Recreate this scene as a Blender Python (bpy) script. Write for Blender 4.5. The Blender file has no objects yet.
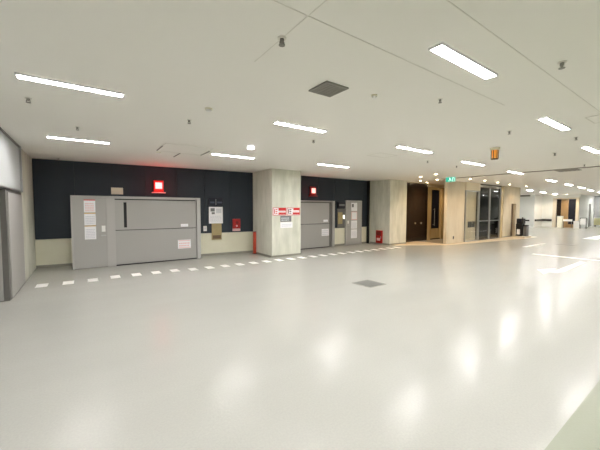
import bpy, bmesh, math, random
from mathutils import Vector, Matrix
random.seed(7)
S = bpy.context.scene
COL = S.collection
PI = math.pi

# ---------------------------------------------------------------- camera
cam_d = bpy.data.cameras.new('camera'); cam = bpy.data.objects.new('camera', cam_d); COL.objects.link(cam)
cam_d.sensor_fit = 'HORIZONTAL'; cam_d.sensor_width = 36.0; cam_d.lens = 36.0 * 306.0 / 600.0
cam_d.clip_start = 0.05; cam_d.clip_end = 200
_p = math.atan(16.1 / 306.0); _y = math.radians(54.8); _r = 0.0022
F = Vector((math.cos(_y) * math.cos(_p), math.sin(_y) * math.cos(_p), -math.sin(_p)))
R = Vector((math.sin(_y), -math.cos(_y), 0)); U = R.cross(F)
R, U = R * math.cos(_r) + U * math.sin(_r), U * math.cos(_r) - R * math.sin(_r)
M = Matrix.Identity(4)
for i in range(3):
    M[i][0] = R[i]; M[i][1] = U[i]; M[i][2] = -F[i]
M[0][3] = 0; M[1][3] = 0; M[2][3] = 1.65
cam.matrix_world = M
S.camera = cam

# ---------------------------------------------------------------- world, exposure
w = bpy.data.worlds.new('world'); S.world = w; w.use_nodes = True
w.node_tree.nodes['Background'].inputs[0].default_value = (0.8, 0.85, 0.9, 1)
w.node_tree.nodes['Background'].inputs[1].default_value = 0.05
S.view_settings.view_transform = 'Standard'; S.view_settings.look = 'None'
S.view_settings.gamma = 1.0; S.view_settings.use_curve_mapping = False
S.view_settings.exposure = 0.74
TUBE = 86.0        # brightness of the ceiling tubes
WARM = 11.0        # watts of each warm downlight
S.cycles.max_bounces = 10; S.cycles.diffuse_bounces = 6; S.cycles.glossy_bounces = 4
S.cycles.sample_clamp_indirect = 8.0

# ---------------------------------------------------------------- materials
def lin(c):
    return tuple((v / 255 / 12.92) if v / 255 <= 0.04045 else ((v / 255 + 0.055) / 1.055) ** 2.4 for v in c) + (1,)

def mat(name, rgb, rough=0.6, metal=0.0, coat=0.0, noise=None, bump=None, emit=None, estr=0, rough_noise=None, spec=0.5):
    """noise=(scale xyz, amount, rgb2)  bump=(scale, strength, distance)"""
    m = bpy.data.materials.new(name); m.use_nodes = True
    nt = m.node_tree; b = nt.nodes['Principled BSDF']
    b.inputs['Base Color'].default_value = lin(rgb)
    b.inputs['Roughness'].default_value = rough; b.inputs['Metallic'].default_value = metal
    b.inputs['Coat Weight'].default_value = coat; b.inputs['Coat Roughness'].default_value = 0.12
    b.inputs['Specular IOR Level'].default_value = spec
    tc = nt.nodes.new('ShaderNodeTexCoord')
    src = 'Object'
    if noise:
        facs = []
        for sc, amt, rgb2 in noise:
            mp = nt.nodes.new('ShaderNodeMapping'); mp.inputs['Scale'].default_value = sc
            nt.links.new(tc.outputs[src], mp.inputs[0])
            n = nt.nodes.new('ShaderNodeTexNoise'); n.inputs['Scale'].default_value = 1; n.inputs['Detail'].default_value = 5
            nt.links.new(mp.outputs[0], n.inputs['Vector'])
            cr = nt.nodes.new('ShaderNodeValToRGB'); cr.color_ramp.elements[0].position = 0.35; cr.color_ramp.elements[1].position = 0.7
            cr.color_ramp.elements[0].color = (0, 0, 0, 1); cr.color_ramp.elements[1].color = (amt, amt, amt, 1)
            nt.links.new(n.outputs[0], cr.inputs[0])
            mx = nt.nodes.new('ShaderNodeMixRGB'); nt.links.new(cr.outputs[0], mx.inputs[0])
            if facs: nt.links.new(facs[-1], mx.inputs[1])
            else: mx.inputs[1].default_value = lin(rgb)
            mx.inputs[2].default_value = lin(rgb2); facs.append(mx.outputs[0])
        nt.links.new(facs[-1], b.inputs['Base Color'])
    if rough_noise:
        sc, lo, hi = rough_noise
        n = nt.nodes.new('ShaderNodeTexNoise'); n.inputs['Scale'].default_value = sc; n.inputs['Detail'].default_value = 6
        nt.links.new(tc.outputs[src], n.inputs['Vector'])
        mr = nt.nodes.new('ShaderNodeMapRange'); mr.inputs[1].default_value = 0.35; mr.inputs[2].default_value = 0.65
        mr.inputs[3].default_value = lo; mr.inputs[4].default_value = hi
        nt.links.new(n.outputs[0], mr.inputs[0]); nt.links.new(mr.outputs[0], b.inputs['Roughness'])
    if bump:
        last = None
        for sc, st, di in bump:
            n = nt.nodes.new('ShaderNodeTexNoise'); n.inputs['Scale'].default_value = sc; n.inputs['Detail'].default_value = 3
            nt.links.new(tc.outputs[src], n.inputs['Vector'])
            bp = nt.nodes.new('ShaderNodeBump'); bp.inputs['Strength'].default_value = st; bp.inputs['Distance'].default_value = di
            nt.links.new(n.outputs[0], bp.inputs['Height'])
            if last: nt.links.new(last, bp.inputs['Normal'])
            last = bp.outputs[0]
        nt.links.new(last, b.inputs['Normal'])
    if emit:
        b.inputs['Emission Color'].default_value = lin(emit); b.inputs['Emission Strength'].default_value = estr
    return m

def glass(name, tint, refl=0.12):
    m = bpy.data.materials.new(name); m.use_nodes = True
    nt = m.node_tree; nt.nodes.clear()
    o = nt.nodes.new('ShaderNodeOutputMaterial'); t = nt.nodes.new('ShaderNodeBsdfTransparent'); t.inputs[0].default_value = lin(tint)
    g = nt.nodes.new('ShaderNodeBsdfGlossy'); g.inputs['Roughness'].default_value = 0.02
    fr = nt.nodes.new('ShaderNodeLayerWeight'); fr.inputs[0].default_value = 0.5
    pw = nt.nodes.new('ShaderNodeMath'); pw.operation = 'POWER'; pw.inputs[1].default_value = 5.0
    nt.links.new(fr.outputs[1], pw.inputs[0])
    ad = nt.nodes.new('ShaderNodeMath'); ad.operation = 'ADD'; ad.inputs[1].default_value = refl; ad.use_clamp = True
    mx = nt.nodes.new('ShaderNodeMixShader')
    nt.links.new(pw.outputs[0], ad.inputs[0]); nt.links.new(ad.outputs[0], mx.inputs[0])
    nt.links.new(t.outputs[0], mx.inputs[1]); nt.links.new(g.outputs[0], mx.inputs[2]); nt.links.new(mx.outputs[0], o.inputs[0])
    return m

m_floor = mat('floor_coating', (177, 177, 170), 0.235, noise=[((0.4, 0.4, 1), 0.3, (164, 166, 160)), ((0.35, 2.2, 1), 0.3, (183, 184, 178)), ((60, 60, 1), 0.35, (160, 162, 157))],
              bump=[(34, 0.5, 0.003)], rough_noise=(30, 0.13, 0.262), spec=0.1)
m_floor2 = mat('floor_coating_green', (140, 145, 126), 0.4, noise=[((3, 3, 1), 0.3, (132, 137, 120))], bump=[(55, 0.2, 0.004)])
m_ceil = mat('ceiling_paint', (241, 239, 233), 0.85, noise=[((0.25, 0.25, 1), 0.5, (237, 234, 227))])
m_wallw = mat('white_wall_paint', (236, 238, 234), 0.7)
m_conc = mat('concrete', (226, 227, 213), 0.8, noise=[((4, 4, 0.9), 0.85, (192, 195, 178)), ((1.3, 1.3, 1.0), 0.5, (236, 234, 222)), ((14, 14, 3), 0.3, (192, 191, 178))],
             bump=[(30, 0.15, 0.004)])
m_conc_warm = mat('concrete_tan', (222, 212, 190), 0.8, noise=[((2.5, 2.5, 0.6), 0.9, (196, 185, 160)), ((1.3, 1.3, 1), 0.5, (230, 221, 200))])
m_wains = mat('block_wall_cream', (234, 232, 210), 0.75, noise=[((3, 3, 3), 0.5, (226, 223, 202))])
m_dark = mat('charcoal_panel', (38, 48, 58), 0.5, noise=[((1, 1, 0.8), 0.6, (50, 56, 62))], spec=0.35)
m_black = mat('matt_black', (14, 14, 15), 0.5)
m_steel = mat('grey_painted_steel', (172, 171, 167), 0.42, noise=[((1, 1, 1), 0.3, (166, 165, 161))])
m_steel_d = mat('grey_painted_steel_dark', (112, 110, 106), 0.45)
m_frame = mat('light_grey_frame', (180, 179, 175), 0.4)
m_alu = mat('brushed_aluminium', (190, 192, 192), 0.28, metal=0.9)
m_base = mat('baseboard_grey', (148, 147, 134), 0.6)
m_paper = mat('white_paper', (246, 246, 248), 0.7)
m_pink = mat('pale_pink_print', (238, 200, 198), 0.7)
m_redp = mat('red_print', (206, 44, 42), 0.6)
m_yel = mat('ochre_print', (206, 168, 84), 0.7)
m_greyp = mat('grey_print', (120, 122, 124), 0.7)
m_greyl = mat('pale_grey_print', (216, 218, 224), 0.7)
m_white = mat('white_plastic', (235, 235, 232), 0.4)
m_cream = mat('cream_plastic', (236, 232, 210), 0.5)
m_navy = mat('navy_panel', (10, 15, 34), 0.3)
m_house2 = mat('dim_display', (70, 78, 96), 0.4)
m_tan = mat('tan_board', (176, 160, 116), 0.6, noise=[((12, 12, 12), 0.5, (158, 142, 98))])
m_red = mat('red_enamel', (176, 22, 20), 0.35)
m_redd = mat('dark_red_enamel', (120, 18, 18), 0.4)
m_orange = mat('orange_red_post', (214, 84, 58), 0.5)
m_brown = mat('dark_brown_panel', (32, 21, 18), 0.18, noise=[((0.8, 0.8, 0.6), 0.5, (40, 27, 21))], coat=0.3)
m_gold = mat('gold_metal', (226, 206, 160), 0.25, metal=0.25, noise=[((4, 4, 0.6), 0.6, (176, 150, 104))])
m_wood = mat('golden_wood', (170, 142, 100), 0.4, noise=[((9, 9, 0.8), 0.6, (142, 112, 76))])
m_floorline = mat('white_road_paint', (246, 246, 242), 0.45)
m_plate = mat('floor_plate_grey', (118, 119, 114), 0.6, noise=[((40, 40, 1), 0.5, (102, 103, 99))], spec=0.2)
m_vent = mat('vent_grey', (138, 136, 128), 0.6)
m_seam = mat('ceiling_joint', (224, 221, 213), 0.8)
m_joint = mat('expansion_joint', (152, 147, 137), 0.7)
m_tube = mat('lit_tube', (255, 255, 255), 0.4, emit=(255, 251, 250), estr=TUBE)
m_house = mat('lamp_housing', (236, 236, 238), 0.4)
m_down = mat('lit_downlight', (255, 240, 215), 0.4, emit=(255, 226, 180), estr=30)
m_alarm = mat('lit_alarm_lens', (255, 120, 120), 0.4, emit=(255, 150, 150), estr=1.6)
m_alarm2 = mat('lit_alarm_face', (255, 225, 218), 0.4, emit=(255, 190, 180), estr=0.7)
m_exit = mat('lit_green_sign', (50, 150, 125), 0.4, emit=(40, 168, 145), estr=0.6)
m_exitw = mat('lit_white_sign_print', (235, 255, 245), 0.4, emit=(220, 255, 240), estr=1.0)
m_amber = mat('lit_amber_lens', (235, 160, 70), 0.3, emit=(230, 150, 60), estr=0.35)
m_emerg = mat('lit_small_lamp', (255, 255, 255), 0.4, emit=(255, 255, 255), estr=2)
m_switchlamp = mat('lit_switch', (255, 250, 230), 0.4, emit=(255, 250, 225), estr=1.2)
m_brownband = mat('brown_band', (104, 84, 60), 0.5)
m_shut = mat('grey_shutter', (176, 178, 178), 0.5)
m_yg = mat('yellow_green_panel', (226, 224, 176), 0.6)
m_glass = glass('clear_glass', (252, 253, 251), 0.05)
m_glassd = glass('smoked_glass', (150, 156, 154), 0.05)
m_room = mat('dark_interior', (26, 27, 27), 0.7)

# ---------------------------------------------------------------- geometry helpers
class MB:
    def __init__(s): s.bm = bmesh.new(); s.mi = 0
    def _mark(s, fs):
        for f in fs: f.material_index = s.mi
    def box(s, x0, x1, y0, y1, z0, z1, bev=0.0):
        r = bmesh.ops.create_cube(s.bm, size=1.0)
        for v in r['verts']:
            v.co = Vector(((x0 + x1) / 2 + v.co.x * (x1 - x0), (y0 + y1) / 2 + v.co.y * (y1 - y0), (z0 + z1) / 2 + v.co.z * (z1 - z0)))
        fs = {f for v in r['verts'] for f in v.link_faces}; s._mark(fs)
        if bev > 0:
            es = {e for v in r['verts'] for e in v.link_edges}
            q = bmesh.ops.bevel(s.bm, geom=list(es), offset=bev, segments=2, affect='EDGES', profile=0.5)
            s._mark(q['faces'])
        return s
    def cyl(s, x, y, z0, z1, r, r2=None, n=20, axis='z'):
        r2 = r if r2 is None else r2
        q = bmesh.ops.create_cone(s.bm, cap_ends=True, segments=n, radius1=r, radius2=r2, depth=abs(z1 - z0))
        for v in q['verts']:
            c = v.co.copy(); c.z += (z0 + z1) / 2
            if axis == 'z': v.co = Vector((c.x + x, c.y + y, c.z))
            elif axis == 'y': v.co = Vector((c.x + x, c.z, c.y + y))      # x, z position; runs along y
            else: v.co = Vector((c.z, c.x + x, c.y + y))                  # y, z position; runs along x
        s._mark({f for v in q['verts'] for f in v.link_faces}); return s
    def prism(s, pts, z0, z1):
        a = [s.bm.verts.new((p[0], p[1], z0)) for p in pts]; b = [s.bm.verts.new((p[0], p[1], z1)) for p in pts]
        n = len(pts); fs = [s.bm.faces.new(a[::-1]), s.bm.faces.new(b)]
        for i in range(n): fs.append(s.bm.faces.new((a[i], a[(i + 1) % n], b[(i + 1) % n], b[i])))
        s._mark(fs); return s
    def ring(s, x0, x1, z0, z1, y0, y1, t):           # a rectangular frame lying in the xz plane
        s.box(x0, x0 + t, y0, y1, z0, z1); s.box(x1 - t, x1, y0, y1, z0, z1)
        s.box(x0 + t, x1 - t, y0, y1, z1 - t, z1); s.box(x0 + t, x1 - t, y0, y1, z0, z0 + t); return s
    def build(s, name, m, parent=None, smooth=False):
        bmesh.ops.recalc_face_normals(s.bm, faces=s.bm.faces)
        me = bpy.data.meshes.new(name); s.bm.to_mesh(me); s.bm.free()
        for k in (m if isinstance(m, (list, tuple)) else [m]): me.materials.append(k)
        if smooth:
            for p in me.polygons: p.use_smooth = len(p.vertices) == 4 and p.area < 1
        o = bpy.data.objects.new(name, me); COL.objects.link(o)
        if parent: o.parent = parent
        return o

def B(*a, **k): return MB().box(*a, **k)
def tag(o, label=None, cat=None, group=None, kind=None):
    if label: o['label'] = label
    if cat: o['category'] = cat
    if group: o['group'] = group
    if kind: o['kind'] = kind
    return o
def empty(name, loc=(0, 0, 0), rz=0.0):
    o = bpy.data.objects.new(name, None); COL.objects.link(o); o.location = loc; o.rotation_euler = (0, 0, rz); o.empty_display_size = 0.1; return o
def thing(name, label, cat, loc=(0, 0, 0), rz=0.0, group=None): return tag(empty(name, loc, rz), label, cat, group)
def struct(name, mb, m, parent=None, label=None):
    o = mb.build(name, m, parent)
    if not parent: o['kind'] = 'structure'
    if label: o['label'] = label
    return o
def sroot(name, loc=(0, 0, 0), rz=0.0, label=None):
    o = empty(name, loc, rz); o['kind'] = 'structure'
    if label: o['label'] = label
    return o
def dup(root, loc, rz=None, label=None, group=None):
    r = root.copy(); COL.objects.link(r); r.location = loc
    if rz is not None: r.rotation_euler = (0, 0, rz)
    if label: r['label'] = label
    if group: r['group'] = group
    for ch in list(root.children):
        c = ch.copy(); COL.objects.link(c); c.parent = r
        for g in list(ch.children):
            d = g.copy(); COL.objects.link(d); d.parent = c
    return r

H = 3.0
# ================================================================ the setting
fl = MB(); fl.box(-7, 50, 0.68, 14.5, -0.2, 0.0); fl.mi = 1; fl.box(-7, 50, -9.2, 0.68, -0.2, 0.0)
struct('floor', fl, [m_floor, m_floor2])
struct('ceiling', B(-7, 50, -9.2, 14.5, H, H + 0.2), m_ceil)

# left wall: steel cabinet wall, white hanging panel, concrete strip
struct('wall_left', B(-1.5, -1.12, 9.1, 11.3, 0, H), m_conc)
wlp = struct('wall_left_panel', B(-1.45, -1.12, -9, 9.06, 2.0, H), mat('hanging_panel_paint', (184, 188, 188), 0.6))
struct('trim_1', MB().box(-1.16, -1.085, 9.0, 9.085, 2.0, H - 0.002).box(-1.12, -1.1, 2.5, 9.0, 2.0, 2.03), m_alu)
struct('trim_2', B(-1.12, -1.095, -5, 9.0, H - 0.035, H - 0.001), m_steel_d)
struct('wall_recess', B(-3.0, -2.8, -9, 7.6, 0, H), m_steel)
dl = sroot('door_1', (-1.12, 7.38, 0), 0, 'grey steel door box at the left edge under the white panel')
B(-1.6, 0.0, 0.0, 1.68, 0.0, 1.985).build('door_frame', m_steel_d, dl)
B(0.0, 0.02, 0.12, 1.6, 0.02, 1.94, bev=0.004).build('door_leaf', m_steel, dl)
B(-1.5, -0.08, -0.02, 0.0, 0.02, 1.94).build('door_leaf', m_steel, dl)

# back wall, slightly turned: local x runs along it from the left corner
AW = -math.atan2(0.55, 6.32)
bw = sroot('wall_back', (-1.12, 11.0, 0), AW)
B(-0.3, 6.55, 0.04, 0.24, 0, H).build('concrete_core', m_wains, bw)
pb = MB(); x = 0.02
while x < 6.5:
    x1 = min(x + 0.91, 6.5); pb.box(x, x1 - 0.01, 0.0, 0.03, 0.795, H - 0.003); x = x1
pb.build('dark_cladding', m_dark, bw)
B(0.0, 6.5, 0.03, 0.04, 0.80, H - 0.003).build('cladding_back', m_black, bw)
MB().box(0.0, 0.84, 0.01, 0.04, 0, 0.07).box(4.3, 6.4, 0.01, 0.04, 0, 0.07).build('baseboard', m_base, bw)

mw = sroot('wall_middle', (6.3, 10.2, 0))
B(-0.1, 5.1, 0.04, 0.24, 0, H).build('concrete_core', m_wains, mw)
pb = MB(); x = 0.05
while x < 4.95:
    x1 = min(x + 0.91, 4.95); pb.box(x, x1 - 0.01, 0.0, 0.03, 0.80, H - 0.003); x = x1
pb.build('dark_cladding', m_dark, mw)
B(0.03, 4.95, 0.03, 0.04, 0.80, H - 0.003).build('cladding_back', m_black, mw)
B(2.8, 4.95, 0.01, 0.04, 0, 0.07).build('baseboard', m_base, mw)

# columns
c1 = sroot('wall_column_1', (0, 0, 0), 0, 'square concrete column carrying the red and white signs')
B(5.17, 6.36, 8.97, 10.40, 0, H, bev=0.012).build('shaft', m_conc, c1)
MB().box(5.135, 6.375, 8.955, 8.97, 0, 0.06).box(5.155, 5.17, 8.97, 10.4, 0, 0.06).build('baseboard', m_base, c1)
c2 = sroot('wall_column_2', (0, 0, 0), 0, 'second concrete column with the red extinguisher box on its left face')
B(11.4, 12.63, 9.05, 10.4, 0, H, bev=0.012).build('shaft', m_conc, c2)
MB().box(11.385, 12.63, 9.035, 9.05, 0, 0.06).box(11.385, 11.4, 9.05, 10.2, 0, 0.06).build('baseboard', m_base, c2)
struct('wall_column_3', B(13.97, 15.6, 7.8, 7.95, 0, H, bev=0.01), m_conc_warm, label='tan concrete pier below the green exit sign')

# vestibule: brown wall, gold trimmed door
struct('wall_brown', B(12.6, 14.92, 9.4, 9.6, 0, 2.97), m_brown, label='glossy dark brown wall panel between the concrete piers')
struct('trim_3', B(12.6, 17.2, 9.38, 9.62, 2.97, H), m_conc_warm)
struct('wall_vestibule', MB().box(14.92, 17.2, 9.55, 9.75, 0, H).box(17.0, 17.2, 8.3, 9.75, 0, H), m_conc_warm)
gd = sroot('door_2', (14.92, 9.4, 0), 0, 'gold framed door with tall dark glass behind the tan pier')
MB().box(0.0, 0.33, 0.0, 0.13, 0, 2.83, bev=0.01).box(1.32, 1.66, 0.0, 0.13, 0, 2.83, bev=0.01).box(0.33, 1.32, 0.0, 0.13, 2.70, 2.83).build('door_frame', m_gold, gd)
B(0.34, 1.31, 0.05, 0.10, 0.06, 0.60, bev=0.01).build('kick_panel', m_gold, gd)
B(0.33, 1.32, 0.04, 0.1, 0.0, 0.055).build('threshold', m_brown, gd)
B(0.45, 1.20, 0.06, 0.09, 0.60, 2.69).build('glass_pane', m_navy, gd)
MB().box(0.34, 0.45, 0.05, 0.10, 0.60, 2.69).box(1.20, 1.31, 0.05, 0.10, 0.60, 2.69).build('door_stile', m_gold, gd)
g = MB(); g.cyl(0.62, -0.03, 0.75, 1.7, 0.018); g.box(0.61, 0.63, -0.03, 0.055, 0.8, 0.83); g.box(0.61, 0.63, -0.03, 0.055, 1.62, 1.65)
g.build('door_handle', m_alu, gd)

# glazed entrance
struct('wall_header', B(15.6, 17.05, 7.74, 8.0, 2.62, H), mat('header_cream', (246, 238, 216), 0.6), label='pale header block over the glass side panel')
struct('wall_entrance', MB().box(15.6, 17.0, 7.9, 8.0, 0, 2.62).box(19.95, 21.05, 7.75, 8.0, 0, H).box(21.05, 21.7, 7.75, 8.0, 2.0, H).box(21.7, 22.3, 7.75, 8.0, 0, H).box(22.1, 22.3, 8.0, 14.0, 0, H), m_conc_warm)
wn = sroot('window_1', (15.63, 7.76, 0), 0, 'glass side panel left of the glazed entrance doors')
MB().ring(0, 1.36, 0.0, 2.6, 0, 0.06, 0.045).build('window_frame', m_alu, wn)
B(0.045, 1.315, 0.022, 0.034, 0.045, 2.555).build('glass_pane', m_glass, wn)
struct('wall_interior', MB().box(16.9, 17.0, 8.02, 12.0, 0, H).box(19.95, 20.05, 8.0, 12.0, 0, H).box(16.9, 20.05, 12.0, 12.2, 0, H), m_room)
de = sroot('door_3', (17.02, 7.76, 0), 0, 'glazed entrance doors with a dark hall behind')
MB().box(0, 0.07, 0, 0.1, 0, 2.9).box(1.2, 1.3, 0, 0.1, 0, 2.9).box(2.5, 2.58, 0, 0.1, 0, 2.9).box(0.07, 2.5, 0, 0.1, 2.84, 2.93).build('door_frame', m_alu, de)
B(2.6, 2.88, -0.01, 0.12, 0, 2.93, bev=0.008).build('metal_jamb', m_gold, de)
B(0.0, 2.6, 0.0, 0.12, 2.94, 2.995).build('door_header', m_brown, de)
for a, b in ((0.07, 1.2), (1.3, 2.5)):
    lf = MB().ring(a + 0.01, b - 0.01, 0.01, 2.83, 0.03, 0.07, 0.035).build('door_leaf', m_steel_d, de)
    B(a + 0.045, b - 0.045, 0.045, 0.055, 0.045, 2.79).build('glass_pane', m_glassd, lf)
    B(a + 0.045, b - 0.045, 0.02, 0.045, 1.0, 1.05).build('push_bar', m_alu, lf)
dn = sroot('door_4', (21.05, 7.9, 0), 0, 'narrow brown door niche right of the entrance')
B(0.0, 0.65, 0.0, 0.06, 0.0, 1.99).build('door_leaf', m_brownband, dn)
B(0.08, 0.11, -0.05, 0.0, 0.95, 1.1).build('door_handle', m_alu, dn)
struct('baseboard_entrance', MB().box(19.95, 21.05, 7.735, 7.75, 0, 0.06).box(21.7, 22.3, 7.735, 7.75, 0, 0.06), m_base)

# far end
struct('wall_far', MB().box(34.0, 34.2, 10.65, 14.3, 0, H).box(34.2, 36.0, 10.65, 10.75, 0, H).box(36.0, 36.2, 9.85, 10.75, 0, H).box(36.0, 36.2, 7.9, 9.85, 2.72, H), m_wallw)
struct('wall_far_side', MB().box(36.25, 39.3, 8.0, 8.2, 0, H).box(39.3, 40.3, 8.0, 8.2, 2.2, H).box(40.3, 41.2, 8.0, 8.2, 0, H), m_wallw)
struct('wall_end', B(41.2, 41.4, -9, 8.2, 0, H), m_wallw)
d5 = sroot('door_5', (39.3, 8.08, 0), 0, 'dark grey door in the far side wall')
B(0.01, 0.99, 0, 0.06, 0, 2.19).build('door_leaf', m_steel_d, d5)
B(0.1, 0.14, -0.05, 0, 0.95, 1.1).build('door_handle', m_alu, d5)
struct('wall_lobby', MB().box(36.0, 36.2, 8.0, 8.2, 0, 2.715).box(36.0, 36.25, 9.62, 9.85, 0, 2.715).box(36.0, 36.25, 8.2, 9.62, 2.6, 2.715), mat('lobby_cream', (228, 220, 202), 0.6))
d6 = sroot('door_6', (36.35, 0, 0), 0, 'wood and dark glass lobby doors at the far end')
B(0, 0.06, 9.32, 9.62, 0, 2.595).build('door_leaf', m_brown, d6)
B(-0.05, 0.06, 8.78, 9.31, 0, 2.6).build('wood_panel', m_wood, d6)
B(0, 0.06, 8.2, 8.77, 0.3, 2.6).build('door_leaf', m_navy, d6)
B(-0.05, 0.06, 8.2, 8.77, 0, 0.3).build('kick_panel', m_wood, d6)
struct('trim_4', MB().box(33.93, 34.0, 11.0, 11.7, 0.55, 0.68).box(34.2, 35.93, 10.58, 10.65, 0.55, 0.72).box(35.93, 36.0, 9.88, 10.6, 0.55, 0.74), m_black, label='black guard rail band on the far white wall')
struct('trim_5', B(33.9, 34.0, 11.0, 13.5, 2.86, 2.99), m_steel_d)

# closing walls behind and beside the camera
struct('wall_back_right', B(20, 50, 14.3, 14.5, 0, H), m_wallw)
struct('wall_right', B(-7, 50, -9.2, -9.0, 0, H), m_wallw)
struct('wall_behind', B(-7, -6.8, -9, 14, 0, H), m_wallw)

# ceiling joints
def lines(name, segs, m, wd=0.008):
    b = MB()
    for x0, y0, x1, y1 in segs:
        if abs(x0 - x1) < 1e-6: b.box(x0 - wd / 2, x0 + wd / 2, y0, y1, H - 0.003, H)
        else: b.box(x0, x1, y0 - wd / 2, y0 + wd / 2, H - 0.003, H)
    return struct(name, b, m)
lines('trim_6', [(0.2, 1.78, 4.5, 1.78), (1.32, 0.3, 1.32, 2.6), (0.6, 1.13, 6.5, 1.13)], m_seam, 0.007)
struct('trim_7', B(13.06, 13.2, -9, 7.6, H - 0.02, H), m_joint, label='dark expansion joint across the ceiling')

# ================================================================ loading doors
s1 = sroot('trim_8', (0, 0, 0), 0, 'grey steel surround of the left loading door')
mb = MB()
mb.prism([(-0.29, 10.17), (0.0, 10.17), (0.0, 10.86), (-0.29, 10.885)], 1.96, 2.0)
mb.prism([(0.0, 10.17), (0.68, 10.17), (0.68, 10.8), (0.0, 10.86)], 1.96, 2.0)
mb.prism([(0.68, 10.15), (3.14, 10.15), (3.14, 10.6), (0.68, 10.8)], 1.93, 2.0)
mb.box(-0.29, -0.25, 10.17, 10.88, 0, 1.96).box(0.52, 0.72, 10.15, 10.8, 0, 1.96).box(3.02, 3.14, 10.15, 10.6, 0, 1.95)
mb.build('surround', m_frame, s1)
# hinged personnel door
d7 = sroot('door_7', (-0.25, 10.16, 0), 0, 'grey steel hinged door left of the wide loading door')
B(0.0, 0.77, 0.01, 0.06, 0.01, 1.955, bev=0.004).build('door_leaf', m_steel, d7)
hp = B(0.64, 0.73, 0.0, 0.01, 1.0, 1.17, bev=0.003).build('lock_plate', m_white, d7)
MB().cyl(0.68, 0.9, -0.05, 0.01, 0.014, axis='y').box(0.62, 0.74, -0.055, -0.035, 0.885, 0.915, bev=0.004).build('door_handle', m_alu, d7)
# wide lift door
d8 = sroot('door_8', (0.72, 10.2, 0), 0, 'wide grey two leaf loading door under the glowing red alarm')
B(0.0, 2.29, 0.0, 0.05, 1.03, 1.90, bev=0.006).build('upper_leaf', m_steel, d8)
B(0.0, 2.29, -0.012, 0.05, 0.03, 1.012, bev=0.006).build('lower_leaf', m_steel, d8)
MB().box(0.0, 2.29, 0.05, 0.07, 1.90, 1.94).box(-0.0, 2.29, 0.055, 0.07, 0.0, 1.9).build('dark_gap', m_black, d8)
B(0.22, 0.295, -0.012, 0.0, 1.10, 1.83, bev=0.004).build('vision_slot', m_black, d8)
B(0.0, 2.29, -0.01, 0.06, 0.0, 0.028).build('bottom_seal', m_black, d8)

s2 = sroot('trim_9', (6.4, 10.2, 0), 0, 'grey steel surround of the loading door behind the signed column')
MB().box(0.0, 2.56, -0.14, 0.0, 1.95, 2.0).box(2.43, 2.56, -0.14, 0.0, 0, 1.95).build('surround', m_steel, s2)
d9 = sroot('door_9', (6.4, 10.1, 0), 0, 'grey two leaf loading door between the two concrete columns')
B(0.0, 2.27, 0.0, 0.05, 1.03, 1.90, bev=0.006).build('upper_leaf', m_steel, d9)
B(0.0, 2.27, -0.012, 0.05, 0.03, 1.012, bev=0.006).build('lower_leaf', m_steel, d9)
MB().box(0.0, 2.42, 0.05, 0.07, 1.90, 1.945).box(2.28, 2.42, 0.02, 0.07, 0, 1.9).build('dark_gap', m_steel_d, d9)
B(0.0, 2.27, -0.01, 0.06, 0.0, 0.028).build('bottom_seal', m_black, d9)
d10 = sroot('door_10', (9.72, 10.14, 0), 0, 'narrow grey steel door right of the second loading door')
MB().box(-0.03, 0.03, -0.02, 0.06, 0, 2.04).box(0.93, 0.99, -0.02, 0.06, 0, 2.04).box(0.03, 0.93, -0.02, 0.06, 1.99, 2.04).build('door_frame', m_frame, d10)
B(0.035, 0.925, 0.0, 0.05, 0.01, 1.985).build('door_leaf', m_steel, d10)
B(0.08, 0.16, -0.01, 0.0, 0.98, 1.12).build('lock_plate', m_white, d10)
MB().cyl(0.12, 0.92, -0.05, 0.0, 0.014, axis='y').box(0.06, 0.18, -0.055, -0.035, 0.905, 0.935).build('door_handle', m_alu, d10)
struct('trim_10', B(11.12, 11.2, 10.08, 10.19, 0, H - 0.005), m_black, label='dark vertical channel beside the second column')

# ================================================================ ceiling tubes
def lamp(loc, length, label, group='tube lamps on the ceiling'):
    t = thing('ceiling_lamp', label, 'ceiling lamp', loc, 0, group); l = length / 2 - 0.04
    hb = MB()
    for a in (-1, 1):
        hb.box(-l - 0.014, l + 0.014, a * 0.056 - 0.006, a * 0.056 + 0.006, -0.022, 0.0); hb.box(a * (l + 0.008) - 0.006, a * (l + 0.008) + 0.006, -0.05, 0.05, -0.022, 0.0)
    hb.build('housing', m_house, t)
    B(-l + 0.002, l - 0.002, -0.049, 0.049, -0.014, -0.001).build('diffuser', m_tube, t)
    return t
E = H - 0.001
LAMPS = [
 ((-0.05, 4.23, E), 1.0, 'long lit ceiling tube, nearer of the two at the left edge'),
 ((-0.03, 7.45, E), 1.06, 'lit ceiling tube just before the dark wall, above the grey hinged door'),
 ((3.15, 7.4, E), 1.2, 'lit tube on the ceiling beside the small white lamp, left of the signed column'),
 ((2.95, 4.15, E), 1.05, 'lit tube on the ceiling in the middle, below the square grey vent'),
 ((6.35, 7.2, E), 1.3, 'lit tube on the ceiling just right of the signed column top'),
 ((6.13, 4.2, E), 1.3, 'lit tube on the ceiling above and in front of the second column'),
 ((2.9, 1.475, E), 1.06, 'widest and nearest lit ceiling panel at the upper right'),
 ((6.08, 1.68, E), 1.15, 'lit ceiling panel at upper right, second in the row from the nearest'),
 ((9.35, 4.45, E), 1.3, 'lit tube on the ceiling left of the amber warning lamp'),
 ((9.35, 1.9, E), 1.2, 'lit ceiling panel cut by the right edge of the photo'),
 ((12.9, 4.65, E), 1.3, 'lit tube on the ceiling just before the dark expansion joint'),
]
for a, b, c in LAMPS: lamp(a, b, c)
first = lamp((17.8, 4.96, E), 1.25, 'lit tube on the far ceiling, first beyond the expansion joint', 'tube lamps on the far ceiling')
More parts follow.
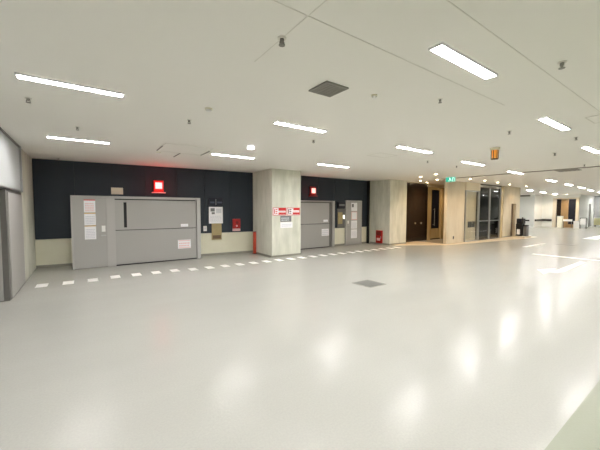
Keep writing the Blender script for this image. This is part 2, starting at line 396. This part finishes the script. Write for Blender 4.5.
for (x, y), lb in zip([(21.4, 5.2), (25.0, 5.45), (29.0, 5.84), (32.6, 6.0), (25.7, 8.38), (29.5, 8.7), (33.7, 9.1)],
    ['second lit tube beyond the ceiling joint in the right hand row', 'third lit tube beyond the ceiling joint in the right hand row',
     'fourth lit tube beyond the ceiling joint in the right hand row', 'last lit tube of the right hand far row, at the photo edge',
     'far lit tube nearest the entrance wall end', 'far lit tube in front of the white wall, second of the left hand row',
     'far lit tube just above the lobby doors']):
    dup(first, (x, y, E), 0, lb)
# the rows go on beside and behind the camera; some are added for light
bk = lamp((-0.2, 1.4, E), 1.15, 'unseen lit tube on the ceiling, outside the photo', 'tube lamps outside the photo')
for x, y in [(-4, -1.4), (-0.2, -1.4), (2.9, -1.4), (6.1, -1.4), (9.4, -1.4), (13, -1.4), (-0.2, -4.6), (2.9, -4.6), (6.1, -4.6), (9.4, -4.6), (13, 1.9), (17, 1.9), (21, 1.9), (17, -1.4), (26, 1.9), (31, 1.9), (36, 4), (41, 5.5), (25, -2), (33, -2), (39, 0), (25, 11.8), (30.5, 11.6), (40, 7.0), (34, 1.9)]:  # unseen tubes behind the entrance wall are added to brighten the far wall
    dup(bk, (x, y, E), 0)

# small lit lamp beside tube
t = thing('emergency_lamp', 'small square white lit lamp hanging beside the tube left of the signed column', 'emergency lamp', (2.93, 5.97, E))
MB().cyl(0, 0, -0.03, 0, 0.07).build('housing', m_house, t); B(-0.06, 0.06, -0.06, 0.06, -0.09, -0.031, bev=0.01).build('lens', m_emerg, t)

# ceiling vent
t = thing('ceiling_vent', 'square grey slatted vent in the ceiling above the middle tube', 'vent', (2.285, 2.69, E))
mb = MB()
for a in (-1, 1):
    mb.box(a * 0.15 - 0.01, a * 0.15 + 0.01, -0.16, 0.16, -0.015, 0); mb.box(-0.14, 0.14, a * 0.15 - 0.01, a * 0.15 + 0.01, -0.015, 0)
mb.build('frame', m_vent, t)
B(-0.14, 0.14, -0.14, 0.14, -0.003, 0).build('duct', m_joint, t)
for k in range(8):
    B(-0.14, 0.14, -0.137 + k * 0.036, -0.113 + k * 0.036, -0.012, -0.0035).build('slat', m_vent, t)
t = thing('ceiling_grille', 'thin dark grille strip in the far ceiling at the expansion joint', 'vent', (13.6, 3.35, E))
MB().box(-0.3, 0.3, -0.3, 0.3, -0.012, 0).build('frame', m_vent, t)
for k in range(5): B(-0.27, 0.27, -0.25 + k * 0.11, -0.2 + k * 0.11, -0.02, -0.0125).build('slat', m_joint, t)

# access hatches
def hatch(x, y, sx, sy, label, rz=0):
    t = thing('ceiling_hatch', label, 'access hatch', (x, y, E), rz)
    MB().box(-sx, sx, -sy, sy, -0.002, 0).build('panel', m_ceil, t)
    mb = MB()
    for a in (-1, 1):
        mb.box(a * sx - 0.008, a * sx + 0.008, -sy, sy, -0.006, -0.0022); mb.box(-sx + 0.009, sx - 0.009, a * sy - 0.008, a * sy + 0.008, -0.006, -0.0022)
    mb.build('rim', m_seam, t); return t
h1 = hatch(1.92, 7.3, 0.5, 0.5, 'square ceiling hatch outline in front of the red alarm')
hatch(6.15, 5.15, 0.32, 0.22, 'small ceiling hatch outline left of the tube before the second column')
hatch(6.3, 1.12, 0.26, 0.2, 'ceiling hatch outline at the right edge between two lit panels')

# dark brackets near the alarm, on the ceiling
first = tag(B(-0.012, 0.012, -0.32, 0.32, -0.012, 0, bev=0.002).build('ceiling_bracket', m_vent), 'dark strip bracket on the ceiling at the left end of the hatch', 'bracket', 'strip brackets near the hatch')
first.location = (1.42, 7.45, E)
for x, y, lb in ((2.45, 7.5, 'dark strip bracket on the ceiling at the right end of the hatch'), (1.95, 8.15, 'dark strip bracket on the ceiling between hatch and dark wall')):
    o = first.copy(); COL.objects.link(o); o.location = (x, y, E); o['label'] = lb

# sprinklers and detectors
def sprinkler(x, y, label, big=1.0):
    t = thing('sprinkler_head', label, 'sprinkler', (x, y, E), 0, 'sprinkler heads on the ceiling')
    t.scale = (big, big, big)
    MB().cyl(0, 0, -0.006, 0, 0.028).build('rose', m_seam, t, smooth=True)
    MB().cyl(0, 0, -0.026, -0.006, 0.013).box(-0.017, -0.012, -0.003, 0.003, -0.042, -0.024).box(0.012, 0.017, -0.003, 0.003, -0.042, -0.024).build('body', m_vent, t, smooth=True)
    MB().cyl(0, 0, -0.046, -0.042, 0.020).build('deflector', m_vent, t, smooth=True)
    return t
for a in [(1.318, 2.122, 'largest hanging sprinkler head, nearest, left of the square vent', 1.25),
          (3.61, 2.14, 'sprinkler head left below the nearest lit ceiling panel'),
          (3.62, 0.97, 'sprinkler head right of the nearest lit ceiling panel', 1.25),
          (6.04, 2.3, 'sprinkler head left of the second lit panel, above the amber lamp', 1.15),
          (9.26, 2.54, 'sprinkler head right of and above the amber lamp', 1.3),
          (7.54, 1.76, 'sprinkler head between the two lit panels at the right edge', 1.2),
          (-0.52, 5.05, 'sprinkler head under the leftmost long tube', 1.2),
          (-0.05, 6.35, 'sprinkler head just above the second tube at the left', 1.1),
          (1.35, 4.85, 'sprinkler head between the long left tube and the middle tube', 1.2),
          (-0.52, 10.6, 'sprinkler head at the dark wall above its left corner', 1.1),
          (3.72, 4.82, 'sprinkler head right under the middle tube', 1.2),
          (7.87, 4.99, 'sprinkler head between the second column and the tube before it', 1.3),
          (9.47, 5.02, 'sprinkler head above the green exit sign', 1.3),
          (12.3, 2.65, 'sprinkler head near the expansion joint at far right', 1.3)]: sprinkler(*a)
def detector(x, y, label, r=0.05):
    t = thing('smoke_detector', label, 'smoke detector', (x, y, E), 0, 'round detectors on the ceiling')
    MB().cyl(0, 0, -0.015, 0, r).build('base', m_cream, t, smooth=True)
    MB().cyl(0, 0, -0.04, -0.015, r * 0.55, r * 0.8).build('sensor', m_white, t, smooth=True)
detector(1.415, 4.148, 'round pale detector on the ceiling left of the square vent')
detector(2.85, 2.52, 'round pale detector on the ceiling right of the square vent', 0.035)
detector(1.5, 8.0, 'round detector on the ceiling tinted by the red alarm')

# amber warning lamp
t = thing('warning_lamp', 'amber hanging warning lamp on the ceiling right of a lit tube', 'warning lamp', (7.44, 3.1, E))
MB().cyl(0, 0, -0.05, 0, 0.085, 0.1, n=28).build('ceiling_plate', m_cream, t, smooth=True)
MB().cyl(0, 0, -0.22, -0.05, 0.055, 0.062, n=28).build('lens', m_amber, t, smooth=True)
mb = MB()
for k in range(6):
    a = k * PI / 3; mb.cyl(0.068 * math.cos(a), 0.068 * math.sin(a), -0.24, -0.05, 0.008, n=8)
mb.cyl(0, 0, -0.25, -0.23, 0.072, n=28)
mb.build('guard_cage', m_brownband, t, smooth=True)

# exit sign over the pier
t = thing('exit_sign', 'green lit exit sign hanging from the ceiling before the tan pier', 'exit sign', (12.4, 6.79, 2.86))
t.rotation_euler = (0, 0, 0)
B(-0.03, 0.03, -0.21, 0.21, -0.09, 0.115, bev=0.006).build('housing', m_white, t)
B(-0.034, -0.031, -0.2, 0.2, -0.082, 0.107).build('face', m_exit, t)
mb = MB()      # running figure and the doorway it runs to
mb.box(-0.037, -0.035, 0.02, 0.05, 0.055, 0.085).box(-0.037, -0.035, 0.0, 0.05, 0.0, 0.05).box(-0.037, -0.035, 0.03, 0.09, -0.05, -0.03).box(-0.037, -0.035, -0.04, 0.0, -0.03, -0.01)
mb.box(-0.037, -0.035, -0.16, -0.145, -0.06, 0.08).box(-0.037, -0.035, -0.09, -0.075, -0.06, 0.08).box(-0.037, -0.035, -0.145, -0.09, 0.065, 0.08)
mb.build('running_figure', m_exitw, t)
MB().cyl(0, -0.12, 0.115, 0.138, 0.01, n=10).cyl(0, 0.12, 0.115, 0.138, 0.01, n=10).build('hanger', m_alu, t)

# warm downlights
def down(x, y, label):
    t = thing('downlight', label, 'downlight', (x, y, E), 0, 'warm round downlights by the entrance')
    MB().cyl(0, 0, -0.010, 0, 0.06, 0.065, n=24).build('trim_ring', m_house, t, smooth=True)
    MB().cyl(0, 0, -0.014, -0.0105, 0.045, n=24).build('lens', m_down, t, smooth=True)
    L = bpy.data.lights.new('downlight_beam', 'SPOT'); L.energy = WARM * 3; L.color = (1.0, 0.66, 0.36); L.spot_size = 2.4; L.spot_blend = 0.8; L.shadow_soft_size = 0.06
    lo = bpy.data.objects.new('downlight_beam', L); COL.objects.link(lo); lo.parent = t; lo.location = (0, 0, -0.03)
for a in [(11.5, 7.6, 'leftmost warm downlight, in front of the second column'), (13.0, 8.58, 'warm downlight before the dark brown panel'),
          (14.1, 8.95, 'warm downlight before the gold framed door'), (11.1, 6.67, 'nearest warm downlight, left of the exit sign'),
          (13.17, 7.86, 'warm downlight between brown panel and exit sign'), (15.9, 8.8, 'warm downlight before the gold door, behind the tan pier'),
          (14.0, 6.8, 'warm downlight right of the exit sign'), (15.4, 6.8, 'warm downlight in front of the pale header'),
          (17.0, 6.9, 'warm downlight in front of the glazed doors'), (18.7, 7.0, 'warm downlight at the right of the glazed doors'),
          (21.0, 7.0, 'rightmost warm downlight, above the black machine')]: down(*a)
t = thing('downlight', 'round warm downlight above the far lobby doors', 'downlight', (34.9, 8.6, E), 0, 'warm round downlights by the lobby')
MB().cyl(0, 0, -0.012, 0, 0.1, n=20).build('trim_ring', m_house, t); MB().cyl(0, 0, -0.016, -0.0125, 0.08, n=20).build('lens', m_down, t)
L = bpy.data.lights.new('downlight_beam', 'SPOT'); L.energy = 90; L.color = (1.0, 0.72, 0.42); L.spot_size = 2.5; L.shadow_soft_size = 0.08
lo = bpy.data.objects.new('downlight_beam', L); COL.objects.link(lo); lo.parent = t; lo.location = (0, 0, -0.03)

# ================================================================ alarms over the loading doors
def alarm(loc, rz, label, lit):
    t = thing('alarm_lamp', label, 'alarm lamp', loc, rz)
    B(-0.15, 0.15, -0.10, 0, -0.18, 0.19, bev=0.02).build('housing', m_red if lit else m_redd, t)
    B(-0.1, 0.1, -0.125, -0.101, -0.08, 0.12, bev=0.01).build('lens', m_alarm if lit else m_alarm2, t)
    B(-0.2, 0.2, -0.14, 0, -0.215, -0.185, bev=0.004).build('shelf', m_redd if not lit else m_pink, t)
    L = bpy.data.lights.new('alarm_glow', 'POINT'); L.energy = 4 if lit else 1.2; L.color = (1, 0.05, 0.05); L.shadow_soft_size = 0.08
    lo = bpy.data.objects.new('alarm_glow', L); COL.objects.link(lo); lo.parent = t; lo.location = (0, -0.32, 0.0)
alarm((1.98, 10.722, 2.36), AW, 'glowing red alarm lamp above the wide left loading door', True)
alarm((7.8, 10.195, 2.385), 0, 'red framed alarm lamp with dim white face above the second loading door', False)

# small cream plate between door and alarm
t = thing('wall_plate', 'cream rectangular plate on the dark wall above the hinged door', 'wall plate', (0.84, 10.822, 2.18), AW)
B(-0.155, 0.155, -0.03, 0, -0.1, 0.1, bev=0.006).build('plate', m_cream, t)
for k in (-1, 1): MB().cyl(0.13 * k, 0.07, -0.034, -0.03, 0.008, axis='y', n=10).build('screw', m_alu, t)

# ---------------------------------------------------------------- notices: sheets with printed marks
def sheet(name, label, loc, rz, wd, ht, base, marks, cat='notice', group=None, th=0.004):
    """marks: (part name, material, x0, x1, z0, z1) in fractions of the sheet"""
    t = thing(name, label, cat, loc, rz, group)
    B(0, wd, -th, 0, 0, ht).build('sheet', base, t)
    for nm, m, rects in marks:
        b = MB()
        for x0, x1, z0, z1 in rects: b.box(x0 * wd, x1 * wd, -th - 0.0015, -th - 0.0002, z0 * ht, z1 * ht)
        b.build(nm, m, t)
    return t
def textrows(n, x0=0.1, x1=0.9, z0=0.1, z1=0.8, seed=1):
    r = random.Random(seed); out = []; dz = (z1 - z0) / n
    for k in range(n):
        x = x0
        while x < x1 - 0.05:
            wv = r.uniform(0.05, 0.16); e = min(x + wv, x1); out.append((x, e, z0 + k * dz, z0 + k * dz + dz * 0.5)); x = e + 0.03
    return out
Y7 = 10.1695
sheet('door_notice', 'white notice with a red top line, uppermost of three on the hinged door', (0.0, Y7, 1.54), 0, 0.26, 0.35, m_paper,
      [('red_heading', m_redp, [(0, 1, 0.93, 1)]), ('print', m_pink, textrows(5, seed=2))], group='three notices on the hinged door')
sheet('door_notice', 'white notice with an ochre top line, middle of three on the hinged door', (0.0, Y7, 1.19), 0, 0.26, 0.34, m_paper,
      [('ochre_heading', m_yel, [(0, 1, 0.93, 1)]), ('print', m_greyl, textrows(5, seed=3))], group='three notices on the hinged door')
sheet('door_notice', 'longest white notice with a yellow top line, lowest of three on the hinged door', (0.0, Y7, 0.80), 0, 0.26, 0.38, m_paper,
      [('yellow_heading', m_yel, [(0, 1, 0.94, 1)]), ('print', m_greyl, textrows(6, seed=4))], group='three notices on the hinged door')
sheet('small_label', 'small white label strip low on the upper leaf of the wide loading door', (2.52, 10.199, 1.07), 0, 0.23, 0.09, m_paper, [('print', m_greyl, textrows(2, seed=5))], 'label')
sheet('warning_sign', 'white sign with pink rows of print on the lower leaf of the wide loading door', (2.42, 10.187, 0.37), 0, 0.4, 0.28, m_paper,
      [('print', m_pink, [(0.04, 0.96, 0.86, 0.94), (0.04, 0.96, 0.06, 0.14)] + textrows(2, 0.08, 0.9, 0.25, 0.8, 6))], 'sign')
sheet('small_label', 'small white label strip on the second loading door, between the columns', (8.35, 10.099, 1.1), 0, 0.24, 0.09, m_paper, [('print', m_greyl, textrows(2, seed=7))], 'label')
sheet('warning_sign', 'square white sign with pale print on the lower leaf of the second loading door', (8.24, 10.087, 0.5), 0, 0.4, 0.3, m_paper,
      [('print', m_greyl, textrows(3, 0.08, 0.9, 0.12, 0.9, 8))], 'sign')
YD = 10.139
for z, hh, lb, mk in [(1.56, 0.38, 'topmost paper of four on the narrow steel door, with a small dark picture', [('picture', m_greyp, [(0.1, 0.4, 0.45, 0.85)])]),
                      (1.15, 0.38, 'paper with pink border, second from top on the narrow steel door', [('pink_border', m_pink, [(0, 1, 0.92, 1), (0, 1, 0, 0.08), (0, 0.08, 0.08, 0.92), (0.92, 1, 0.08, 0.92)])]),
                      (0.74, 0.38, 'plain white paper, third from top on the narrow steel door', [('print', m_greyl, textrows(5, seed=9))]),
                      (0.30, 0.41, 'lowest white paper of four on the narrow steel door', [('print', m_greyl, textrows(5, seed=10))])]:
    sheet('door_notice', lb, (10.03, YD, z), 0, 0.38, hh, m_paper, mk, group='four papers on the narrow steel door')

# ---------------------------------------------------------------- panel, board and switch on the dark wall
def onwall(lx, ly=-0.002):                     # a point on the turned back wall
    return (-1.12 + lx * math.cos(AW) - ly * math.sin(AW), 11.0 + lx * math.sin(AW) + ly * math.cos(AW))
def W(X): return (X + 1.12) / math.cos(AW)
x, y = onwall(W(3.55))
t = thing('control_panel', 'dark navy panel box above the white notice on the dark wall', 'control panel', (x, y, 1.74), AW)
B(0, 0.5, -0.07, 0, 0, 0.29, bev=0.01).build('box', m_navy, t)
B(0.05, 0.20, -0.074, -0.0705, 0.10, 0.16).build('display', m_house2, t)
B(0.30, 0.46, -0.074, -0.0705, 0.10, 0.16).build('display', m_house2, t)
B(0.245, 0.255, -0.076, -0.0705, 0.04, 0.25).build('divider', m_alu, t)
x, y = onwall(W(3.56), -0.03)
sheet('wall_notice', 'large white notice with a dark picture on the wall beneath the navy panel', (x, y, 1.13), AW, 0.49, 0.585, m_paper,
      [('picture', m_greyp, [(0.12, 0.42, 0.72, 0.92), (0.2, 0.42, 0.56, 0.68)]), ('print', m_greyl, [(0.5, 0.9, 0.62, 0.9)] + textrows(5, 0.1, 0.9, 0.08, 0.5, 11))])
x, y = onwall(W(3.655), -0.002)
t = thing('tan_board', 'tan board hanging under the white notice, over the dark and cream wall', 'board', (x, y, 0.55), AW)
B(0, 0.35, -0.024, 0, 0, 0.575, bev=0.003).build('board', m_tan, t)
MB().box(0.03, 0.32, -0.03, -0.0245, 0.04, 0.16).build('tray', m_brownband, t)
x, y = onwall(W(3.37))
t = thing('wall_switch', 'small white switch plate on the dark wall right of the wide loading door', 'switch', (x, y, 0.87), AW)
B(0, 0.12, -0.02, 0, 0, 0.18, bev=0.006).build('plate', m_white, t); B(0.04, 0.08, -0.03, -0.0205, 0.06, 0.12, bev=0.003).build('rocker', m_greyl, t)
x, y = onwall(W(4.4))
t = thing('fire_call_box', 'red fire call box with a pale lower strip on the dark wall', 'fire call box', (x, y, 0.84), AW)
B(0, 0.28, -0.09, 0, 0.09, 0.44, bev=0.012).build('box', m_red, t)
B(0, 0.28, -0.085, 0, 0.0, 0.085, bev=0.006).build('pale_strip', m_pink, t)
MB().cyl(0.14, 0.31, -0.12, -0.09, 0.055, 0.045, axis='y', n=20).build('lamp', m_redd, t, smooth=True)
MB().cyl(0.14, 0.19, -0.105, -0.09, 0.03, axis='y', n=18).build('push_button', m_pink, t, smooth=True)

# red post at column
t = thing('guard_post', 'orange red upright post in the corner left of the signed column', 'post', (5.095, 10.12, 0))
B(-0.06, 0.06, -0.06, 0.06, 0, 0.02).build('base_plate', m_redd, t)
B(-0.045, 0.045, -0.045, 0.045, 0.021, 0.79, bev=0.012).build('post', m_orange, t)
B(-0.05, 0.05, -0.05, 0.05, 0.791, 0.82, bev=0.008).build('cap', m_redd, t)

# signs on column 1
YC = 8.967
def redsign(x0, wd, label, seed, flip):
    a = [(0.5, 0.97, 0.08, 0.42), (0.5, 0.97, 0.55, 0.93)]
    sheet('red_sign', label, (x0, YC, 1.43), 0, wd, 0.26, m_paper,
          [('red_field', m_redp, [(0, 1, 0.93, 1), (0, 1, 0, 0.07), (0, 0.04, 0.07, 0.93), (0.96, 1, 0.07, 0.93)] + ([(0.42, 0.96, 0.6, 0.93), (0.42, 0.96, 0.1, 0.36)] if flip else [(0.5, 0.96, 0.66, 0.93), (0.45, 0.96, 0.1, 0.36)])),
           ('print', m_pink, textrows(2, 0.46, 0.94, 0.38, 0.58, seed)), ('symbol', m_redd if seed == 21 else m_redp, [(0.1, 0.16, 0.2, 0.8), (0.2, 0.34, 0.68, 0.8), (0.2, 0.34, 0.42, 0.54), (0.2, 0.34, 0.2, 0.3)])], 'sign', 'red and white signs on the column')
redsign(5.2, 0.53, 'left red and white sign on the concrete column', 20, True)
redsign(5.76, 0.55, 'right red and white sign on the concrete column', 21, False)
sheet('grey_sign', 'dark grey plate under the red and white column signs', (5.5, YC, 1.205), 0, 0.45, 0.205, m_greyp, [('print', m_greyl, textrows(2, 0.08, 0.8, 0.2, 0.85, 22))], 'sign')
sheet('white_sign', 'white paper lowest of the signs on the concrete column', (5.5, YC, 0.99), 0, 0.5, 0.2, m_paper, [('print', m_greyl, textrows(2, 0.1, 0.9, 0.25, 0.8, 23))], 'sign')

# box by second door
t = thing('key_box', 'small navy box on the dark wall right of the second loading door', 'box', (9.22, 10.198, 1.7), 0)
B(0, 0.42, -0.08, 0, 0, 0.26, bev=0.01).build('box', m_navy, t); MB().box(0.04, 0.38, -0.084, -0.0805, 0.08, 0.17).build('display', m_greyp, t)
t = thing('grey_cabinet', 'dark grey wall cabinet with a tan face beside the narrow steel door', 'cabinet', (9.2, 10.198, 0.82), 0)
B(0, 0.46, -0.03, 0, 0, 0.84, bev=0.006).build('back_plate', m_steel_d, t)
B(0.03, 0.30, -0.05, -0.031, 0.16, 0.68, bev=0.004).build('tan_face', m_tan, t)
B(0.34, 0.42, -0.06, -0.031, 0.38, 0.56, bev=0.01).build('lit_button', m_switchlamp, t)

# extinguisher box on column 2's left face
t = thing('extinguisher_box', 'red fire extinguisher box on the left face of the second column', 'fire extinguisher box', (11.395, 9.6, 0.05))
B(-0.1, 0, -0.17, 0.17, 0, 0.6, bev=0.012).build('cabinet', m_red, t)
B(-0.105, -0.1005, -0.13, 0.13, 0.36, 0.56).build('dark_window', m_redd, t)
B(-0.106, -0.1005, -0.10, 0.10, 0.12, 0.24).build('white_label', m_pink, t)
B(-0.115, -0.1005, -0.15, -0.13, 0.22, 0.34, bev=0.004).build('latch', m_alu, t)
t = thing('socket_plate', 'small grey socket plate low on the tan pier', 'socket', (14.6, 7.798, 0.2))
B(-0.05, 0.05, -0.012, 0, 0, 0.15, bev=0.003).build('plate', m_steel_d, t); B(-0.02, 0.02, -0.02, -0.0125, 0.04, 0.11).build('outlet', m_black, t)
# small studs on the brown panel
for k, (x, lb) in enumerate(((13.85, 'left of two tiny bright handles on the dark brown panel'), (14.35, 'right of two tiny bright handles on the dark brown panel'))):
    t = thing('panel_handle', lb, 'handle', (x, 9.398, 0.93), 0, 'tiny handles on the brown panel')
    MB().cyl(0, 0, -0.035, 0, 0.03, axis='y', n=16).build('knob', m_alu, t); MB().cyl(0, 0, -0.006, 0.0, 0.05, axis='y', n=16).build('rose', m_gold, t)
sheet('dark_sign', 'dark lettered strip on the wall seen through the glass side panel', (16.15, 7.898, 0.7), 0, 0.75, 0.32, m_steel_d, [('lettering', m_black, [(0.05, 0.25, 0.1, 0.9), (0.3, 0.5, 0.1, 0.9), (0.56, 0.72, 0.1, 0.6), (0.78, 0.95, 0.1, 0.9)])], 'sign')

# things inside the glazed hall, seen as dark shapes
t = thing('waiting_chair', 'dark armchair inside the hall behind the glazed doors', 'chair', (17.9, 9.6, 0.001), 0.3)
B(-0.35, 0.35, -0.3, 0.3, 0.2, 0.42, bev=0.04).build('seat', m_black, t); B(-0.35, 0.35, 0.22, 0.36, 0.42, 0.95, bev=0.04).build('backrest', m_black, t)
for sx in (-1, 1):
    B(sx * 0.35 - 0.05, sx * 0.35 + 0.05, -0.3, 0.3, 0.425, 0.62, bev=0.02).build('armrest', m_black, t)
    for sy in (-1, 1): MB().cyl(sx * 0.3, sy * 0.25, 0, 0.2, 0.02, n=12).build('leg', m_alu, t)

# machine on its plinth by the entrance
t = thing('plinth', 'low pale plinth on the floor under the black machine', 'plinth', (20.55, 6.85, 0.0025))
MB().box(0, 1.0, 0, 0.62, 0, 0.09, bev=0.01).build('slab', m_conc_warm, t)
t = thing('black_machine', 'tall black machine with a white paper on its front, on the plinth', 'ticket machine', (20.75, 7.07, 0.092))
B(0, 0.45, 0, 0.31, 0, 0.72, bev=0.015).build('body', m_black, t)
B(0.02, 0.43, -0.03, 0.29, 0.721, 1.02, bev=0.02).build('head', m_black, t)
B(-0.006, -0.0005, 0.09, 0.24, 0.1, 0.40).build('white_paper', m_paper, t)
B(-0.003, 0.018, 0.02, 0.24, 0.8, 0.98, bev=0.003).build('screen', m_navy, t)
MB().cyl(0.25, 0.06, 1.021, 1.09, 0.03, n=14).build('top_knob', m_black, t)
t = thing('grey_bin', 'dark grey lidded bin right of the black machine, on the plinth', 'bin', (20.85, 6.87, 0.092))
B(0, 0.36, 0, 0.17, 0, 0.58, bev=0.012).build('body', m_steel_d, t)
B(-0.005, 0.365, -0.005, 0.175, 0.581, 0.65, bev=0.015).build('lid', m_black, t)

# far things: chairs/stands before lobby
t = thing('white_box', 'white box standing before the far wooden lobby panel', 'box', (35.2, 9.05, 0.001))
B(-0.2, 0.2, -0.18, 0.18, 0, 1.0, bev=0.015).build('body', m_cream, t); B(-0.21, 0.21, -0.19, 0.19, 1.001, 1.05, bev=0.01).build('lid', m_white, t)
t = thing('barrier_rail', 'white barrier rail across the dark far lobby door', 'barrier', (35.0, 8.5, 0.001))
B(-0.03, 0.03, -0.34, 0.3, 0.6, 0.78, bev=0.01).build('rail', m_white, t)
for y in (-0.3, 0.27): MB().cyl(0, y, 0, 0.6, 0.025, n=12).build('leg', m_steel_d, t)
t = thing('folding_sign_stand', 'grey folding sign stand on the floor right of the far lobby', 'sign stand', (35.0, 7.45, 0.001))
mb = MB()
for sy in (-0.2, 0.2): 
    mb.box(-0.03, 0.0, sy - 0.02, sy + 0.02, 0, 0.9); mb.box(0.2, 0.23, sy - 0.02, sy + 0.02, 0, 0.9)
mb.build('frame', m_steel_d, t); B(-0.035, -0.0305, -0.18, 0.18, 0.35, 0.85).build('board', m_white, t); B(-0.03, 0.23, -0.22, 0.22, 0.9, 0.94).build('top_bar', m_steel_d, t)
t = thing('white_cabinet', 'low white cabinet beside the grey folding sign stand far away', 'cabinet', (35.3, 7.9, 0.001))
B(-0.2, 0.2, -0.2, 0.2, 0, 0.6, bev=0.01).build('body', m_white, t); B(-0.21, 0.21, -0.21, 0.21, 0.601, 0.64).build('top', m_greyl, t)
# shutter and yellow thing at far right
t = sroot('door_11', (41.1, 0, 0), 0, 'grey roller shutter at the right end of the far side')
mb = MB()
for k in range(16): mb.box(0.0, 0.05, 3.0, 7.98, 0.9 + k * 0.13, 0.9 + k * 0.13 + 0.122)
mb.build('slats', m_shut, t); B(0.05, 0.1, 3.0, 7.98, 0, 2.99).build('backing', m_wallw, t)
t = thing('yellow_barrier', 'yellow green barrier panel below the far grey shutter', 'barrier', (40.4, 7.2, 0.001))
B(-0.04, 0.04, -0.9, 0.6, 0.15, 0.8, bev=0.01).build('panel', m_yg, t); B(-0.045, -0.0405, -0.5, 0.1, 0.4, 0.58).build('dark_mark', m_greyp, t)
for y in (-0.8, 0.5): B(-0.15, 0.15, y - 0.03, y + 0.03, 0, 0.15).build('foot', m_steel_d, t)

# ================================================================ floor marks
d0 = tag(B(-0.1, 0.1, -0.18, 0.18, 0, 0.002).build('floor_dash', m_floorline), None, 'floor marking', 'white dashes painted along the loading doors')
ORD = 'first second third fourth fifth sixth seventh eighth ninth tenth eleventh twelfth thirteenth fourteenth fifteenth sixteenth seventeenth eighteenth nineteenth twentieth twenty-first twenty-second twenty-third twenty-fourth twenty-fifth twenty-sixth twenty-seventh'.split()
for k in range(27):
    o = d0 if k == 0 else d0.copy()
    if k: COL.objects.link(o)
    x = -0.78 + 0.452 * k
    o.location = (x, 8.47 - 0.006 * k + (0.1 if 2 < k < 7 else 0), 0.0005)
    o['label'] = 'small white dash painted on the floor, %s from the left in the row' % ORD[k]
struct('floor_apron', MB().prism([(11.6, 9.03), (11.6, 8.75), (13.6, 7.6), (15.5, 7.25), (20.5, 6.75), (22.2, 6.75), (22.2, 7.73), (15.6, 7.73), (15.6, 7.79), (13.96, 7.79), (13.96, 9.38), (12.64, 9.38), (12.64, 9.03)], 0.0, 0.002), mat('tan_floor_area', (218, 205, 180), 0.4))  # thin tan sheet over the floor before the entrance
tag(MB().box(13.45, 13.68, 1.2, 4.25, 0.0005, 0.0025).build('stop_line', m_floorline), 'long white line painted across the lane at the right', 'floor marking')
tag(MB().box(15.75, 18.2, 5.16, 5.33, 0.0005, 0.0025).build('lane_dash', m_floorline), 'short white lane stripe left of the square floor cover', 'floor marking')
tag(MB().box(23.0, 29, 4.3, 4.9, 0.0005, 0.0025).build('lane_stripe', m_floorline), 'broad white stripe on the far lane at the right edge', 'floor marking')
ar = MB().prism([(12.85, 2.60), (12.85, 2.76), (10.55, 2.72), (10.40, 2.80), (10.80, 2.80), (10.15, 3.06), (9.5, 2.72), (9.95, 2.74), (10.05, 2.60), (10.35, 2.52)], 0.0005, 0.0025)
tag(ar.build('turn_arrow', m_floorline), 'white turn arrow painted on the floor at the right', 'floor marking')
def plate(loc, rz, sz, label):
    t = thing('floor_cover', label, 'floor cover', loc, rz)
    mb = MB(); s = sz / 2
    for a in (-1, 1):
        mb.box(a * s - 0.012, a * s + 0.012, -s, s, 0, 0.004); mb.box(-s + 0.013, s - 0.013, a * s - 0.012, a * s + 0.012, 0, 0.004)
    mb.build('rim', m_vent, t)
    B(-s + 0.014, s - 0.014, -s + 0.014, s - 0.014, 0, 0.003).build('plate', m_plate, t)
plate((5.12, 4.6, 0.0005), 0.04, 0.52, 'square grey floor cover in the middle of the floor')
plate((18.6, 4.5, 0.0005), 0, 0.65, 'far square grey floor cover beside the short lane stripe')
